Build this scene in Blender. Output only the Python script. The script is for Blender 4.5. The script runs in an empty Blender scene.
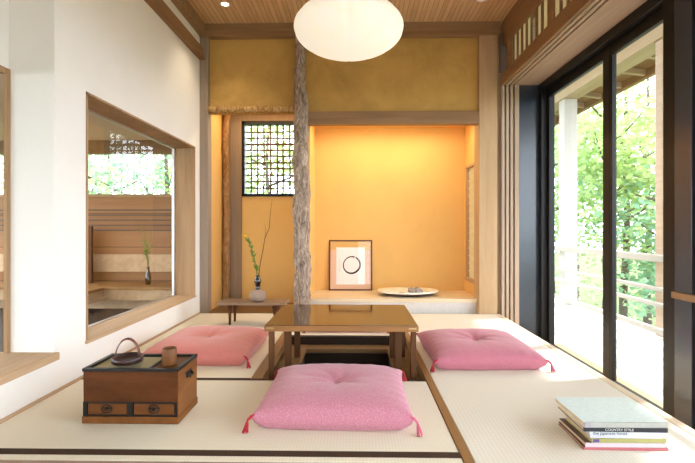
import bpy, bmesh, math, random
from mathutils import Vector, Matrix, noise
R = math.radians
random.seed(7)
SC = bpy.context.scene
COL = SC.collection

# ------------------------------------------------------------------ materials
def new_mat(name):
    m = bpy.data.materials.new(name); m.use_nodes = True
    nt = m.node_tree
    for n in list(nt.nodes): nt.nodes.remove(n)
    out = nt.nodes.new('ShaderNodeOutputMaterial')
    return m, nt, out

def coords(nt, scale=(1,1,1), rot=(0,0,0)):
    tc = nt.nodes.new('ShaderNodeTexCoord'); mp = nt.nodes.new('ShaderNodeMapping')
    mp.inputs['Scale'].default_value = scale; mp.inputs['Rotation'].default_value = rot
    nt.links.new(tc.outputs['Object'], mp.inputs['Vector'])
    return mp.outputs['Vector']

def ramp(nt, fac, stops):
    r = nt.nodes.new('ShaderNodeValToRGB')
    els = r.color_ramp.elements
    while len(els) < len(stops): els.new(0.5)
    for e, (p, c) in zip(els, stops):
        e.position = p; e.color = (*c, 1)
    nt.links.new(fac, r.inputs['Fac'])
    return r.outputs['Color']

def bsdf(nt, out, color=None, rough=.6, metal=0, spec=.5, coat=0):
    b = nt.nodes.new('ShaderNodeBsdfPrincipled')
    b.inputs['Roughness'].default_value = rough; b.inputs['Metallic'].default_value = metal
    b.inputs['Specular IOR Level'].default_value = spec
    b.inputs['Coat Weight'].default_value = coat
    b.inputs['Coat Roughness'].default_value = .04
    if color is not None:
        if isinstance(color, tuple): b.inputs['Base Color'].default_value = (*color, 1)
        else: nt.links.new(color, b.inputs['Base Color'])
    nt.links.new(b.outputs[0], out.inputs['Surface'])
    return b

def bump(nt, b, h, strength=.2, dist=.01):
    n = nt.nodes.new('ShaderNodeBump'); n.inputs['Strength'].default_value = strength
    n.inputs['Distance'].default_value = dist
    nt.links.new(h, n.inputs['Height']); nt.links.new(n.outputs[0], b.inputs['Normal'])

def ntex(nt, vec, scale, detail=5, rough=.55, dist=0):
    t = nt.nodes.new('ShaderNodeTexNoise'); t.inputs['Scale'].default_value = scale
    t.inputs['Detail'].default_value = detail; t.inputs['Roughness'].default_value = rough
    t.inputs['Distortion'].default_value = dist
    nt.links.new(vec, t.inputs['Vector'])
    return t.outputs['Fac']

def plain(name, c, rough=.5, metal=0, spec=.5, coat=0):
    m, nt, out = new_mat(name)
    v = coords(nt)
    f = ntex(nt, v, 60, 3)
    col = ramp(nt, f, [(.3, tuple(x*.93 for x in c)), (.7, tuple(min(1, x*1.05) for x in c))])
    bsdf(nt, out, col, rough, metal, spec, coat); return m

def plaster(name, c, var=.12, scale=3, bs=.15, fine=140):
    m, nt, out = new_mat(name); v = coords(nt)
    f = ntex(nt, v, scale, 8, .65, .4)
    col = ramp(nt, f, [(.3, tuple(x*(1-var) for x in c)), (.5, c), (.72, tuple(min(1, x*(1+var*.7)) for x in c))])
    b = bsdf(nt, out, col, .9, spec=.15)
    bump(nt, b, ntex(nt, v, fine, 4), bs, .004); return m

def wood(name, c1, c2, axis='Z', scale=9, rough=.55, spec=.18, coat=0, stretch=.06):
    m, nt, out = new_mat(name)
    s = [1, 1, 1]; s['XYZ'.index(axis)] = stretch
    v = coords(nt, tuple(s))
    f = ntex(nt, v, scale, 8, .6, 1.2)
    f2 = ntex(nt, v, scale*9, 4, .6)
    mx = nt.nodes.new('ShaderNodeMath'); mx.operation = 'MULTIPLY_ADD'
    nt.links.new(f2, mx.inputs[0]); mx.inputs[1].default_value = .35
    nt.links.new(f, mx.inputs[2])
    col = ramp(nt, mx.outputs[0], [(.42, c1), (.88, c2)])
    b = bsdf(nt, out, col, rough, spec=spec, coat=coat)
    bump(nt, b, f2, .08, .002); return m

def glass(name, refl=.08, tint=(1, 1, 1), rough=0.0):
    m, nt, out = new_mat(name)
    tr = nt.nodes.new('ShaderNodeBsdfTransparent'); tr.inputs[0].default_value = (*tint, 1)
    gl = nt.nodes.new('ShaderNodeBsdfGlossy'); gl.inputs['Roughness'].default_value = rough
    fr = nt.nodes.new('ShaderNodeFresnel'); fr.inputs['IOR'].default_value = 1.35 + refl
    mx = nt.nodes.new('ShaderNodeMixShader')
    ge = nt.nodes.new('ShaderNodeNewGeometry'); mu = nt.nodes.new('ShaderNodeMath'); mu.operation = 'MULTIPLY'
    inv = nt.nodes.new('ShaderNodeMath'); inv.operation = 'SUBTRACT'; inv.inputs[0].default_value = 1
    nt.links.new(ge.outputs['Backfacing'], inv.inputs[1])
    nt.links.new(fr.outputs[0], mu.inputs[0]); nt.links.new(inv.outputs[0], mu.inputs[1])
    nt.links.new(mu.outputs[0], mx.inputs[0]); nt.links.new(tr.outputs[0], mx.inputs[1]); nt.links.new(gl.outputs[0], mx.inputs[2])
    nt.links.new(mx.outputs[0], out.inputs['Surface']); return m

def paper(name, c=(.93, .9, .82), trans=.6):
    m, nt, out = new_mat(name)
    v = coords(nt)
    col = ramp(nt, ntex(nt, v, 40, 6), [(.3, tuple(x*.95 for x in c)), (.7, c)])
    d = nt.nodes.new('ShaderNodeBsdfDiffuse'); t = nt.nodes.new('ShaderNodeBsdfTranslucent')
    nt.links.new(col, d.inputs[0]); nt.links.new(col, t.inputs[0])
    mx = nt.nodes.new('ShaderNodeMixShader'); mx.inputs[0].default_value = trans
    nt.links.new(d.outputs[0], mx.inputs[1]); nt.links.new(t.outputs[0], mx.inputs[2])
    nt.links.new(mx.outputs[0], out.inputs['Surface']); return m

def emit(name, c, s):
    m, nt, out = new_mat(name)
    e = nt.nodes.new('ShaderNodeEmission'); e.inputs[0].default_value = (*c, 1); e.inputs[1].default_value = s
    nt.links.new(e.outputs[0], out.inputs['Surface']); return m

def leafmat(name, c1, c2, trans=.5):
    m, nt, out = new_mat(name); v = coords(nt)
    col = ramp(nt, ntex(nt, v, 2.2, 4), [(.32, c1), (.68, c2)])
    d = nt.nodes.new('ShaderNodeBsdfDiffuse'); t = nt.nodes.new('ShaderNodeBsdfTranslucent')
    nt.links.new(col, d.inputs[0]); nt.links.new(col, t.inputs[0])
    mx = nt.nodes.new('ShaderNodeMixShader'); mx.inputs[0].default_value = trans
    nt.links.new(d.outputs[0], mx.inputs[1]); nt.links.new(t.outputs[0], mx.inputs[2])
    nt.links.new(mx.outputs[0], out.inputs['Surface']); return m

def tatami_mat(name, c1, c2, across='X'):
    m, nt, out = new_mat(name)
    v = coords(nt)
    w = nt.nodes.new('ShaderNodeTexWave'); w.wave_type = 'BANDS'; w.bands_direction = across
    w.inputs['Scale'].default_value = 26; w.inputs['Distortion'].default_value = .0
    nt.links.new(v, w.inputs['Vector'])
    w2 = nt.nodes.new('ShaderNodeTexWave'); w2.wave_type = 'BANDS'; w2.bands_direction = 'Y' if across == 'X' else 'X'
    w2.inputs['Scale'].default_value = 19
    nt.links.new(v, w2.inputs['Vector'])
    mm = nt.nodes.new('ShaderNodeMath'); mm.operation = 'MULTIPLY'
    nt.links.new(w.outputs['Fac'], mm.inputs[0]); nt.links.new(w2.outputs['Fac'], mm.inputs[1])
    big = ntex(nt, v, 1.4, 4)
    ad = nt.nodes.new('ShaderNodeMath'); ad.operation = 'MULTIPLY_ADD'
    nt.links.new(big, ad.inputs[0]); ad.inputs[1].default_value = .5; nt.links.new(mm.outputs[0], ad.inputs[2])
    col = ramp(nt, ad.outputs[0], [(.15, c2), (1.0, c1)])
    b = bsdf(nt, out, col, .75, spec=.2)
    bump(nt, b, mm.outputs[0], .12, .002); return m

def fabric(name, c, c2):
    m, nt, out = new_mat(name)
    v = coords(nt)
    vo = nt.nodes.new('ShaderNodeTexVoronoi'); vo.inputs['Scale'].default_value = 170; vo.inputs['Randomness'].default_value = 1
    nt.links.new(v, vo.inputs['Vector'])
    col = ramp(nt, vo.outputs['Distance'], [(.18, c2), (.5, c)])
    b = bsdf(nt, out, col, .85, spec=.15)
    b.inputs['Sheen Weight'].default_value = .25
    bump(nt, b, ntex(nt, v, 18, 4), .25, .01); return m

def planks(name, c1, c2, axis='X', n=18, rough=.6, gap=.04, grain=9):
    """boards running across `axis`: n boards per metre"""
    m, nt, out = new_mat(name)
    tc = nt.nodes.new('ShaderNodeTexCoord'); sp = nt.nodes.new('ShaderNodeSeparateXYZ')
    nt.links.new(tc.outputs['Object'], sp.inputs[0])
    mu = nt.nodes.new('ShaderNodeMath'); mu.operation = 'MULTIPLY'; mu.inputs[1].default_value = n
    nt.links.new(sp.outputs[axis], mu.inputs[0])
    fr = nt.nodes.new('ShaderNodeMath'); fr.operation = 'FRACT'; nt.links.new(mu.outputs[0], fr.inputs[0])
    fl = nt.nodes.new('ShaderNodeMath'); fl.operation = 'FLOOR'; nt.links.new(mu.outputs[0], fl.inputs[0])
    wn = nt.nodes.new('ShaderNodeTexWhiteNoise'); wn.noise_dimensions = '1D'; nt.links.new(fl.outputs[0], wn.inputs['W'])
    s = [.5, .5, .5]; s['XYZ'.index(axis)] = 8
    f = ntex(nt, coords(nt, tuple(s)), grain, 6)
    ad = nt.nodes.new('ShaderNodeMath'); ad.operation = 'MULTIPLY_ADD'
    nt.links.new(wn.outputs['Value'], ad.inputs[0]); ad.inputs[1].default_value = .35; nt.links.new(f, ad.inputs[2])
    col = ramp(nt, ad.outputs[0], [(.35, c1), (.85, c2)])
    lt = nt.nodes.new('ShaderNodeMath'); lt.operation = 'GREATER_THAN'; lt.inputs[1].default_value = gap
    nt.links.new(fr.outputs[0], lt.inputs[0])
    mx = nt.nodes.new('ShaderNodeMix'); mx.data_type = 'RGBA'
    mx.inputs[6].default_value = (*[x*.45 for x in c1], 1)
    nt.links.new(lt.outputs[0], mx.inputs[0]); nt.links.new(col, mx.inputs[7])
    b = bsdf(nt, out, mx.outputs[2], rough, spec=.3); return m

def bark(name, c1, c2, c3):
    m, nt, out = new_mat(name)
    v = coords(nt, (1, 1, .35))
    f = ntex(nt, v, 26, 8, .7, 1.5)
    col = ramp(nt, f, [(.32, c1), (.5, c2), (.66, c3)])
    b = bsdf(nt, out, col, .85, spec=.15)
    bump(nt, b, f, .4, .012); return m

M = dict(
    white=plaster('white_plaster', (.80, .77, .72), .03, 2),
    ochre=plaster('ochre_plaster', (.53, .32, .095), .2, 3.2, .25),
    ochre_lit=plaster('lit_ochre_plaster', (.76, .47, .16), .06, 2, .15),  # lighter copy of the ochre plaster, alcove light put into its colour
    postl=wood('corner_post_wood', (.26, .20, .15), (.36, .28, .21), 'Z'),
    post=wood('post_wood', (0.396, 0.243, 0.122), (0.522, 0.353, 0.196), 'Z'),
    beam=wood('beam_wood', (0.226, 0.124, 0.058), (0.341, 0.205, 0.105), 'X'),
    beamy=wood('rail_wood', (0.216, 0.108, 0.048), (0.312, 0.180, 0.090), 'Y'),
    lintel=wood('lintel_wood', (0.346, 0.238, 0.158), (0.446, 0.331, 0.238), 'Y'),
    groove=plain('groove_shadow_wood', (.10, .06, .035), .7),
    pale=wood('pale_wood', (0.693, 0.546, 0.360), (0.840, 0.714, 0.500), 'X'),
    paley=wood('pale_wood_long', (.66, .52, .36), (.80, .68, .50), 'Y'),
    sill=wood('sill_wood', (0.416, 0.264, 0.144), (0.560, 0.396, 0.245), 'Y'),
    reveal=wood('reveal_wood', (0.301, 0.173, 0.086), (0.436, 0.274, 0.147), 'Z'),
    taupe=wood('taupe_wood', (0.231, 0.154, 0.093), (0.323, 0.228, 0.146), 'Z'),
    dark=wood('dark_frame_wood', (0.004, 0.004, 0.004), (0.012, 0.010, 0.009), 'Z', rough=.4, spec=.25),
    darkpanel=plain('dark_panel', (.03, .04, .055), .2, spec=.6),
    jamb=wood('jamb_wood', (0.375, 0.270, 0.188), (0.495, 0.375, 0.277), 'Z'),
    slat=wood('slat_wood', (0.168, 0.102, 0.054), (0.252, 0.162, 0.090), 'Z'),
    tat=tatami_mat('tatami_rush', (.86, .80, .65), (.78, .72, .57), 'X'),
    tat2=tatami_mat('tatami_rush_across', (.85, .81, .70), (.76, .72, .61), 'Y'),
    heri=plain('brown_cloth_border', (0.070, 0.041, 0.027), .85, spec=.1),
    strip=wood('floor_strip_wood', (0.226, 0.110, 0.039), (0.347, 0.186, 0.071), 'Y'),
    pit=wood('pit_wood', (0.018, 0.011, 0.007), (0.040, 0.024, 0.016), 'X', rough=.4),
    ledge=wood('ledge_wood', (0.168, 0.088, 0.036), (0.240, 0.138, 0.059), 'X'),
    table=wood('table_leg_wood', (0.081, 0.031, 0.010), (0.135, 0.056, 0.020), 'Z'),
    tedge=wood('table_edge_wood', (0.246, 0.109, 0.035), (0.339, 0.166, 0.059), 'X'),
    lacquer=plain('brown_lacquer', (.085, .038, .014), .06, spec=.8, coat=0),
    brass=plain('brass', (.55, .38, .2), .3, .9),
    pink=fabric('pink_fabric', (.51, .195, .255), (.59, .275, .34)),
    pink_lit=fabric('pink_fabric_warm_lit', (.59, .19, .16), (.63, .235, .205)),  # same pink cloth, salmon tint of the light put into its colour
    pink3=fabric('rose_fabric', (.54, .18, .235), (.58, .23, .285)),
    red=plain('red_thread', (.45, .035, .05), .8, spec=.1),
    pinkt=plain('pink_thread', (.60, .14, .22), .8, spec=.1),
    chest=wood('chest_wood', (0.051, 0.015, 0.003), (0.124, 0.039, 0.010), 'X', 7, .5, .15, 0, .25),
    chests=wood('chest_side_wood', (0.135, 0.048, 0.012), (0.225, 0.088, 0.024), 'Y', 7, .5, .15, 0, .2),
    drawer=wood('drawer_wood', (0.100, 0.034, 0.009), (0.178, 0.065, 0.017), 'X', 8, .5),
    iron=plain('black_iron', (0.011, 0.009, 0.008), .4, .3),
    ash=plaster('pale_ash', (0.450, 0.387, 0.234), .15, 14),
    lacq2=plain('red_black_lacquer', (.035, .012, .01), .35, spec=.4, coat=.1),
    lacqred=wood('handle_lacquer', (.07, .018, .014), (.17, .05, .035), 'X', rough=.2, coat=.6),
    cup=wood('cup_wood', (0.124, 0.047, 0.015), (0.214, 0.089, 0.030), 'Z', 30, .4),
    stone=plaster('vase_stoneware', (0.324, 0.234, 0.180), .2, 20, .3),
    vdark=plain('dark_glaze', (.012, .008, .007), .1, spec=.8),
    stem=leafmat('stem_green', (0.112, 0.210, 0.042), (0.252, 0.350, 0.098), .3),
    yellow=plain('yellow_petals', (.85, .55, .02), .6),
    twig=plain('twig_brown', (.12, .055, .02), .8),
    trunk=bark('rough_bark', (0.093, 0.062, 0.047), (0.310, 0.233, 0.176), (0.580, 0.476, 0.393)),
    logw=bark('thin_log_bark', (0.162, 0.083, 0.033), (0.343, 0.191, 0.078), (0.457, 0.275, 0.124)),
    bamboo=bark('mottled_branch', (0.134, 0.056, 0.017), (0.437, 0.247, 0.086), (0.622, 0.413, 0.198)),
    glass=glass('clear_glass', .03),
    glassw=glass('window_glass', .10, (.97, .97, .95)),
    picg=glass('picture_glass', .05),
    alu=plain('silver_frame', (.62, .60, .57), .3, .8),
    frame=wood('picture_frame_wood', (0.096, 0.030, 0.018), (0.168, 0.060, 0.030), 'Z', rough=.3),
    matb=plain('peach_mount', (.78, .52, .36), .9),
    art=plain('white_art_paper', (.88, .87, .84), .9),
    ink=plain('black_ink', (.02, .02, .02), .9),
    seal=plain('red_seal', (.55, .06, .03), .9),
    dish=plaster('cream_glaze', (.86, .80, .66), .1, 14),
    dishd=plain('dish_dark_underside', (.09, .05, .03), .5),
    knot=plaster('grey_knot', (.34, .31, .30), .45, 40),
    ceil=planks('ceiling_boards', (0.492, 0.299, 0.146), (0.656, 0.432, 0.233), 'X', 24, gap=.09),
    adjceil=plaster('adjacent_ceiling', (0.74, 0.58, 0.50), .05),
    panel=planks('panel_boards', (0.243, 0.101, 0.028), (0.317, 0.147, 0.050), 'Z', 5.2, .5, .05, 3),
    adjfloor=planks('dark_floor_boards', (0.024, 0.011, 0.006), (0.048, 0.023, 0.012), 'X', 8, .6, .05),
    deck=planks('deck_boards', (0.558, 0.522, 0.468), (0.666, 0.630, 0.576), 'X', 8, .7, .06),
    rail=wood('weathered_rail_wood', (0.310, 0.270, 0.225), (0.370, 0.335, 0.290), 'Y'),
    dpost=plain('pale_deck_post', (0.432, 0.408, 0.372), .7),
    eave=wood('eave_boards', (0.210, 0.110, 0.050), (0.290, 0.170, 0.085), 'Y'),
    eavebeam=wood('eave_beam', (0.363, 0.253, 0.154), (0.429, 0.330, 0.220), 'Y'),
    ground=plaster('forest_ground', (0.100, 0.130, 0.050), .4, 2),
    paper=paper('shoji_paper', (.80, .72, .50)),
    lamp=None,
    spot=emit('spot_glow', (1, .86, .66), 25),
    bark2=bark('forest_bark', (0.050, 0.040, 0.030), (0.110, 0.090, 0.070), (0.170, 0.150, 0.125)),
    leaf=leafmat('spring_leaves', (0.244, 0.384, 0.108), (0.487, 0.600, 0.283)),
    leaf2=leafmat('deep_leaves', (0.163, 0.332, 0.204), (0.367, 0.547, 0.357)),
    leaf3=leafmat('pale_leaves', (0.444, 0.586, 0.291), (0.697, 0.810, 0.555)),
    step=wood('step_wood', (0.294, 0.196, 0.140), (0.406, 0.294, 0.217), 'X'),
)
def lampmat():
    m, nt, out = new_mat('lantern_paper')
    e = nt.nodes.new('ShaderNodeEmission'); e.inputs[0].default_value = (1, .87, .66, 1); e.inputs[1].default_value = .62
    d = nt.nodes.new('ShaderNodeBsdfDiffuse'); d.inputs[0].default_value = (.55, .53, .48, 1)
    col = ramp(nt, ntex(nt, coords(nt), 9, 6), [(.3, (1, .84, .62)), (.7, (1, .92, .76))])
    nt.links.new(col, e.inputs[0])
    a = nt.nodes.new('ShaderNodeAddShader')
    nt.links.new(e.outputs[0], a.inputs[0]); nt.links.new(d.outputs[0], a.inputs[1])
    nt.links.new(a.outputs[0], out.inputs['Surface']); return m
M['lamp'] = lampmat()

# ------------------------------------------------------------------ mesh helpers
OFF = {}
class MB:
    def __init__(s): s.bm = bmesh.new()
    def box(s, x0, x1, y0, y1, z0, z1, bev=0.0, mi=0):
        b = bmesh.new()
        bmesh.ops.create_cube(b, size=1)
        for v in b.verts:
            v.co = Vector(((x0+x1)/2 + v.co.x*(x1-x0), (y0+y1)/2 + v.co.y*(y1-y0), (z0+z1)/2 + v.co.z*(z1-z0)))
        if bev > 0:
            bmesh.ops.bevel(b, geom=list(b.edges), offset=bev, segments=2, profile=.6, affect='EDGES')
        for f in b.faces: f.material_index = mi
        s._add(b); return s
    def _add(s, b, mat=None):
        if mat is not None: b.transform(mat)
        me = bpy.data.meshes.new('tmp'); b.to_mesh(me); b.free(); s.bm.from_mesh(me); bpy.data.meshes.remove(me)
    def tube(s, pts, rad, seg=10, cap=True, smooth=True, flat=None, jitter=0, jscale=8):
        """round bar through pts; rad number or list; flat=(a,b) scales the two section axes"""
        pts = [Vector(p) for p in pts]; n = len(pts)
        if not isinstance(rad, (list, tuple)): rad = [rad]*n
        rings = []; ref = None
        for i, p in enumerate(pts):
            t = (pts[min(i+1, n-1)] - pts[max(i-1, 0)]).normalized()
            if ref is None:
                ref = Vector((0, 0, 1)) if abs(t.z) < .9 else Vector((1, 0, 0))
            a = (ref - t*ref.dot(t)).normalized(); b = t.cross(a); ref = a
            fa, fb = flat or (1, 1)
            ring = []
            for k in range(seg):
                an = 2*math.pi*k/seg
                d = a*math.cos(an)*fa + b*math.sin(an)*fb
                r = rad[i]
                if jitter: r *= 1 + jitter*noise.noise((p + d*r)*jscale)
                ring.append(s.bm.verts.new(p + d*r))
            rings.append(ring)
        for i in range(n-1):
            for k in range(seg):
                f = s.bm.faces.new((rings[i][k], rings[i][(k+1) % seg], rings[i+1][(k+1) % seg], rings[i+1][k])); f.smooth = smooth
        if cap:
            s.bm.faces.new(list(reversed(rings[0]))); s.bm.faces.new(rings[-1])
        return s
    def lathe(s, prof, c=(0, 0, 0), seg=32, sx=1, sy=1, smooth=True, mi=0, wob=0):
        c = Vector(c); rings = []
        for (r, z) in prof:
            if r < 1e-5: rings.append([s.bm.verts.new(c + Vector((0, 0, z)))]); continue
            rings.append([s.bm.verts.new(c + Vector((r*sx*(1+wob*math.sin(3*a+1))*math.cos(a), r*sy*(1+wob*math.sin(2*a))*math.sin(a), z)))
                          for a in [2*math.pi*k/seg for k in range(seg)]])
        for A, B in zip(rings, rings[1:]):
            for k in range(seg):
                q = []
                if len(A) == 1 and len(B) == 1: continue
                if len(A) == 1: q = [A[0], B[(k+1) % seg], B[k]]
                elif len(B) == 1: q = [A[k], A[(k+1) % seg], B[0]]
                else: q = [A[k], A[(k+1) % seg], B[(k+1) % seg], B[k]]
                f = s.bm.faces.new(q); f.smooth = smooth; f.material_index = mi
        return s
    def prism(s, poly, y0, y1, axis='Y'):
        """extrude a polygon of (u,v) along an axis"""
        def pt(u, v, w):
            return {'Y': (u, w, v), 'X': (w, u, v), 'Z': (u, v, w)}[axis]
        A = [s.bm.verts.new(pt(u, v, y0)) for u, v in poly]; B = [s.bm.verts.new(pt(u, v, y1)) for u, v in poly]
        n = len(poly)
        s.bm.faces.new(A); s.bm.faces.new(list(reversed(B)))
        for i in range(n): s.bm.faces.new((A[i], B[i], B[(i+1) % n], A[(i+1) % n]))
        return s
    def quad(s, a, b, c, d):
        s.bm.faces.new([s.bm.verts.new(Vector(p)) for p in (a, b, c, d)]); return s
    def blob(s, c, r, sub=2, scale=(1, 1, 1), jit=.1, js=9):
        b = bmesh.new(); bmesh.ops.create_icosphere(b, subdivisions=sub, radius=r)
        for v in b.verts:
            k = 1 + jit*noise.noise(v.co*js/r*.1 + Vector(c))
            v.co = Vector((v.co.x*scale[0], v.co.y*scale[1], v.co.z*scale[2]))*k + Vector(c)
        for f in b.faces: f.smooth = True
        s._add(b); return s
    def build(s, name, mats, parent=None, recalc=True):
        off = OFF.get(parent.name, Vector()) if parent else Vector()
        if off.length: bmesh.ops.translate(s.bm, verts=s.bm.verts, vec=-off)
        if recalc: bmesh.ops.recalc_face_normals(s.bm, faces=s.bm.faces)
        me = bpy.data.meshes.new(name); s.bm.to_mesh(me); s.bm.free()
        for m in (mats if isinstance(mats, (list, tuple)) else [mats]): me.materials.append(m)
        o = bpy.data.objects.new(name, me); COL.objects.link(o)
        if parent: o.parent = parent
        OFF[o.name] = off.copy()
        return o

def tag(o, label, cat, group=None):
    o['label'] = label; o['category'] = cat
    if group: o['group'] = group
    return o
def thing(name, label, cat, loc=(0, 0, 0), group=None, rz=0):
    o = bpy.data.objects.new(name, None); COL.objects.link(o); o.empty_display_size = .05
    o.location = loc; o.rotation_euler = (0, 0, rz)
    OFF[o.name] = Vector(loc)
    return tag(o, label, cat, group)
def local(o):
    OFF[o.name] = Vector(); return o
def struct(name, mb, mats, parent=None):
    o = mb.build(name, mats, parent)
    if not parent: o['kind'] = 'structure'
    return o
def sroot(name, loc=(0, 0, 0)):
    o = bpy.data.objects.new(name, None); COL.objects.link(o); o.location = loc; o['kind'] = 'structure'
    OFF[o.name] = Vector(loc); return o
def copy_tree(o, parent=None):
    c = o.copy(); COL.objects.link(c)
    if parent: c.parent = parent
    for ch in list(o.children): copy_tree(ch, c)
    return c
_dg = None
def text_mb(txt, size, mat4):
    cu = bpy.data.curves.new('lettering', 'FONT'); cu.body = txt; cu.size = size; cu.extrude = .0004
    cu.align_x = 'LEFT'; cu.align_y = 'CENTER'
    o = bpy.data.objects.new('lettering', cu); COL.objects.link(o)
    bpy.context.view_layer.update()
    me = bpy.data.meshes.new_from_object(o.evaluated_get(bpy.context.evaluated_depsgraph_get()))
    bpy.data.objects.remove(o); bpy.data.curves.remove(cu)
    mb = MB(); me.transform(mat4); mb.bm.from_mesh(me); bpy.data.meshes.remove(me)
    return mb
def bevmod(o, w=.003, seg=2):
    m = o.modifiers.new('edge', 'BEVEL'); m.width = w; m.segments = seg; m.limit_method = 'ANGLE'
    return o

# ------------------------------------------------------------------ room shell
XL = -1.46; YB = 4.117; ZC = 2.71; YN = -1.9; FZ = -.05; LOW = -.36
# floor of the raised tatami room (with the sunken pit) and the lower hall floor in front
fl = MB()
fl.box(XL, -.555, 1.46, YB, FZ-.1, FZ); fl.box(.405, 1.335, 1.46, YB, FZ-.1, FZ)
fl.box(-.555, .405, 1.46, 2.325, FZ-.1, FZ); fl.box(-.555, .405, 3.255, YB, FZ-.1, FZ)
fl.box(XL, 1.335, 1.46, YB, -.62, -.58)
struct('floor', fl, M['ledge'])
struct('floor_hall', MB().box(-1.7, 1.8, YN, 1.40, LOW-.05, LOW), M['step'])
struct('trim_1', MB().box(XL, 1.335, 1.40, 1.50, LOW, 0, .006), M['step'])         # step edge board
# pit lining
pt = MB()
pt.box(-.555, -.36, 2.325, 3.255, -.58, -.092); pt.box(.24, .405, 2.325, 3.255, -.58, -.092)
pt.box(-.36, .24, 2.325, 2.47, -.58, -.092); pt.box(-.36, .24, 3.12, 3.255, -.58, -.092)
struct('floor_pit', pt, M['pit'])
lg = MB()
lg.box(-.53, -.35, 2.325, 3.255, -.09, -.06, .003); lg.box(.23, .40, 2.325, 3.255, -.09, -.06, .003)
lg.box(-.35, .23, 2.325, 2.46, -.09, -.06, .003); lg.box(-.35, .23, 3.13, 3.255, -.09, -.06, .003)
struct('trim_2', lg, M['ledge'])
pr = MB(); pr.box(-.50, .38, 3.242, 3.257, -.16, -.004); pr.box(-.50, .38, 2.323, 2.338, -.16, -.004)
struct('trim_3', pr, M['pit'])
struct('trim_4', MB().box(-.553, -.492, 2.325, YB, FZ, .003, .003), M['strip'])
struct('trim_5', MB().box(.372, .407, 1.50, YB, FZ, .003, .003), M['strip'])
struct('trim_6', MB().box(1.302, 1.345, 1.50, YB, -.25, .001, .003), M['paley'])

# left wall
wl = MB()
wl.box(-1.66, XL, 2.11, 4.20, -.4, .187); wl.box(-1.66, XL, 2.11, 4.20, 1.54, ZC)
wl.box(-1.66, XL, 2.11, 2.36, .187, 1.54); wl.box(-1.66, XL, 3.98, 4.20, .187, 1.54)
wl.box(-1.80, XL, YN, 2.11, -.4, .165); wl.box(-1.70, -1.66, 2.11, 2.2, -.4, ZC)
wl.box(-1.80, -1.685, YN, 2.11, 1.57, ZC); wl.box(-1.80, -1.685, YN, .35, .165, 1.57)
struct('wall_left', wl, M['white'])
w1 = sroot('window_1', (-1.5, 3.17, .187))
f = MB()
f.box(-1.645, XL+.006, 2.36, 2.372, .187, 1.54); f.box(-1.645, XL+.006, 3.968, 3.98, .187, 1.54)
f.box(-1.645, XL+.006, 2.36, 3.98, 1.528, 1.54)
f.build('window_frame', M['reveal'], w1)
MB().box(-1.66, XL+.012, 2.352, 3.988, .172, .190, .003).build('window_sill', M['sill'], w1)
a = MB(); a.box(-1.655, -1.635, 3.945, 3.968, .19, 1.528); a.box(-1.655, -1.635, 2.372, 2.384, .19, 1.528)
a.box(-1.655, -1.635, 2.372, 3.968, 1.515, 1.528); a.box(-1.655, -1.635, 2.372, 3.968, .19, .197)
a.build('glazing_bead', M['alu'], w1)
MB().box(-1.648, -1.644, 2.378, 3.95, .192, 1.52).build('glass_pane', M['glassw'], w1)
w2 = sroot('window_2', (-1.65, 1.2, .187))
f = MB(); f.box(-1.692, -1.675, 2.088, 2.11, .195, 1.57); f.box(-1.73, -1.675, .35, 2.082, 1.54, 1.57); f.box(-1.73, -1.675, .35, .39, .195, 1.54)
f.build('window_frame', M['reveal'], w2)
MB().box(-1.75, XL+.022, .2, 2.118, .160, .196, .003).build('window_sill', M['sill'], w2)
MB().box(-1.690, -1.686, .39, 2.09, .196, 1.545).build('glass_pane', M['glassw'], w2)
# picture rail on the left wall and cornice
r = MB(); r.box(XL-.01, XL+.035, 2.11, YB, 2.395, 2.49, .004); r.box(XL-.01, XL+.05, 2.11, YB, 2.375, 2.398, .004)
struct('trim_7', r, M['beamy'])
struct('trim_8', MB().box(XL-.01, XL+.055, 2.11, YB, 2.60, ZC+.01, .004), M['beam'])
struct('baseboard_left', MB().box(XL-.005, XL+.008, 1.5, YB, -.02, .012), M['sill'])
struct('ceiling', MB().box(-1.8, 1.9, YN, 4.3, ZC, ZC+.08), M['ceil'])
# wall behind the camera, with an unseen window sized for the fill daylight
wb = MB(); wb.box(-1.78, 1.9, YN-.12, YN, 2.3, ZC); wb.box(-1.78, .02, YN-.12, YN, LOW, 2.3); wb.box(1.3, 1.9, YN-.12, YN, LOW, 2.3)
struct('wall_back', wb, M['white'])
w3 = sroot('window_back_fill', (0, YN, LOW))
f = MB()
for x in (.02, .64, 1.25): f.box(x, x+.05, YN-.08, YN-.03, LOW, 2.3)
f.box(.02, 1.3, YN-.08, YN-.03, 2.24, 2.3)
f.build('window_frame', M['slat'], w3)
MB().box(.02, 1.3, YN-.06, YN-.055, LOW, 2.25).build('glass_pane', M['glass'], w3)

# ---- far wall: posts, beams, ochre panels and the two recesses
struct('trim_9', MB().box(-1.478, -1.384, YB-.01, YB+.10, -.05, 2.60, .004), M['postl'])       # left corner post
struct('trim_10', MB().box(1.152, 1.322, YB-.005, 4.285, -.05, 2.60, .006), M['post'])         # right post
struct('trim_11', MB().box(-1.48, 1.345, YB-.03, YB+.12, 2.59, ZC+.005, .004), M['beam'])       # head beam
struct('trim_12', MB().box(-.44, 1.155, YB, YB+.085, 1.773, 1.893, .004), M['beam'])        # alcove lintel
wf = MB()
wf.box(-1.39, 1.16, YB+.045, YB+.085, 1.885, 2.60)
struct('wall_far', wf, M['ochre'])
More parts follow.
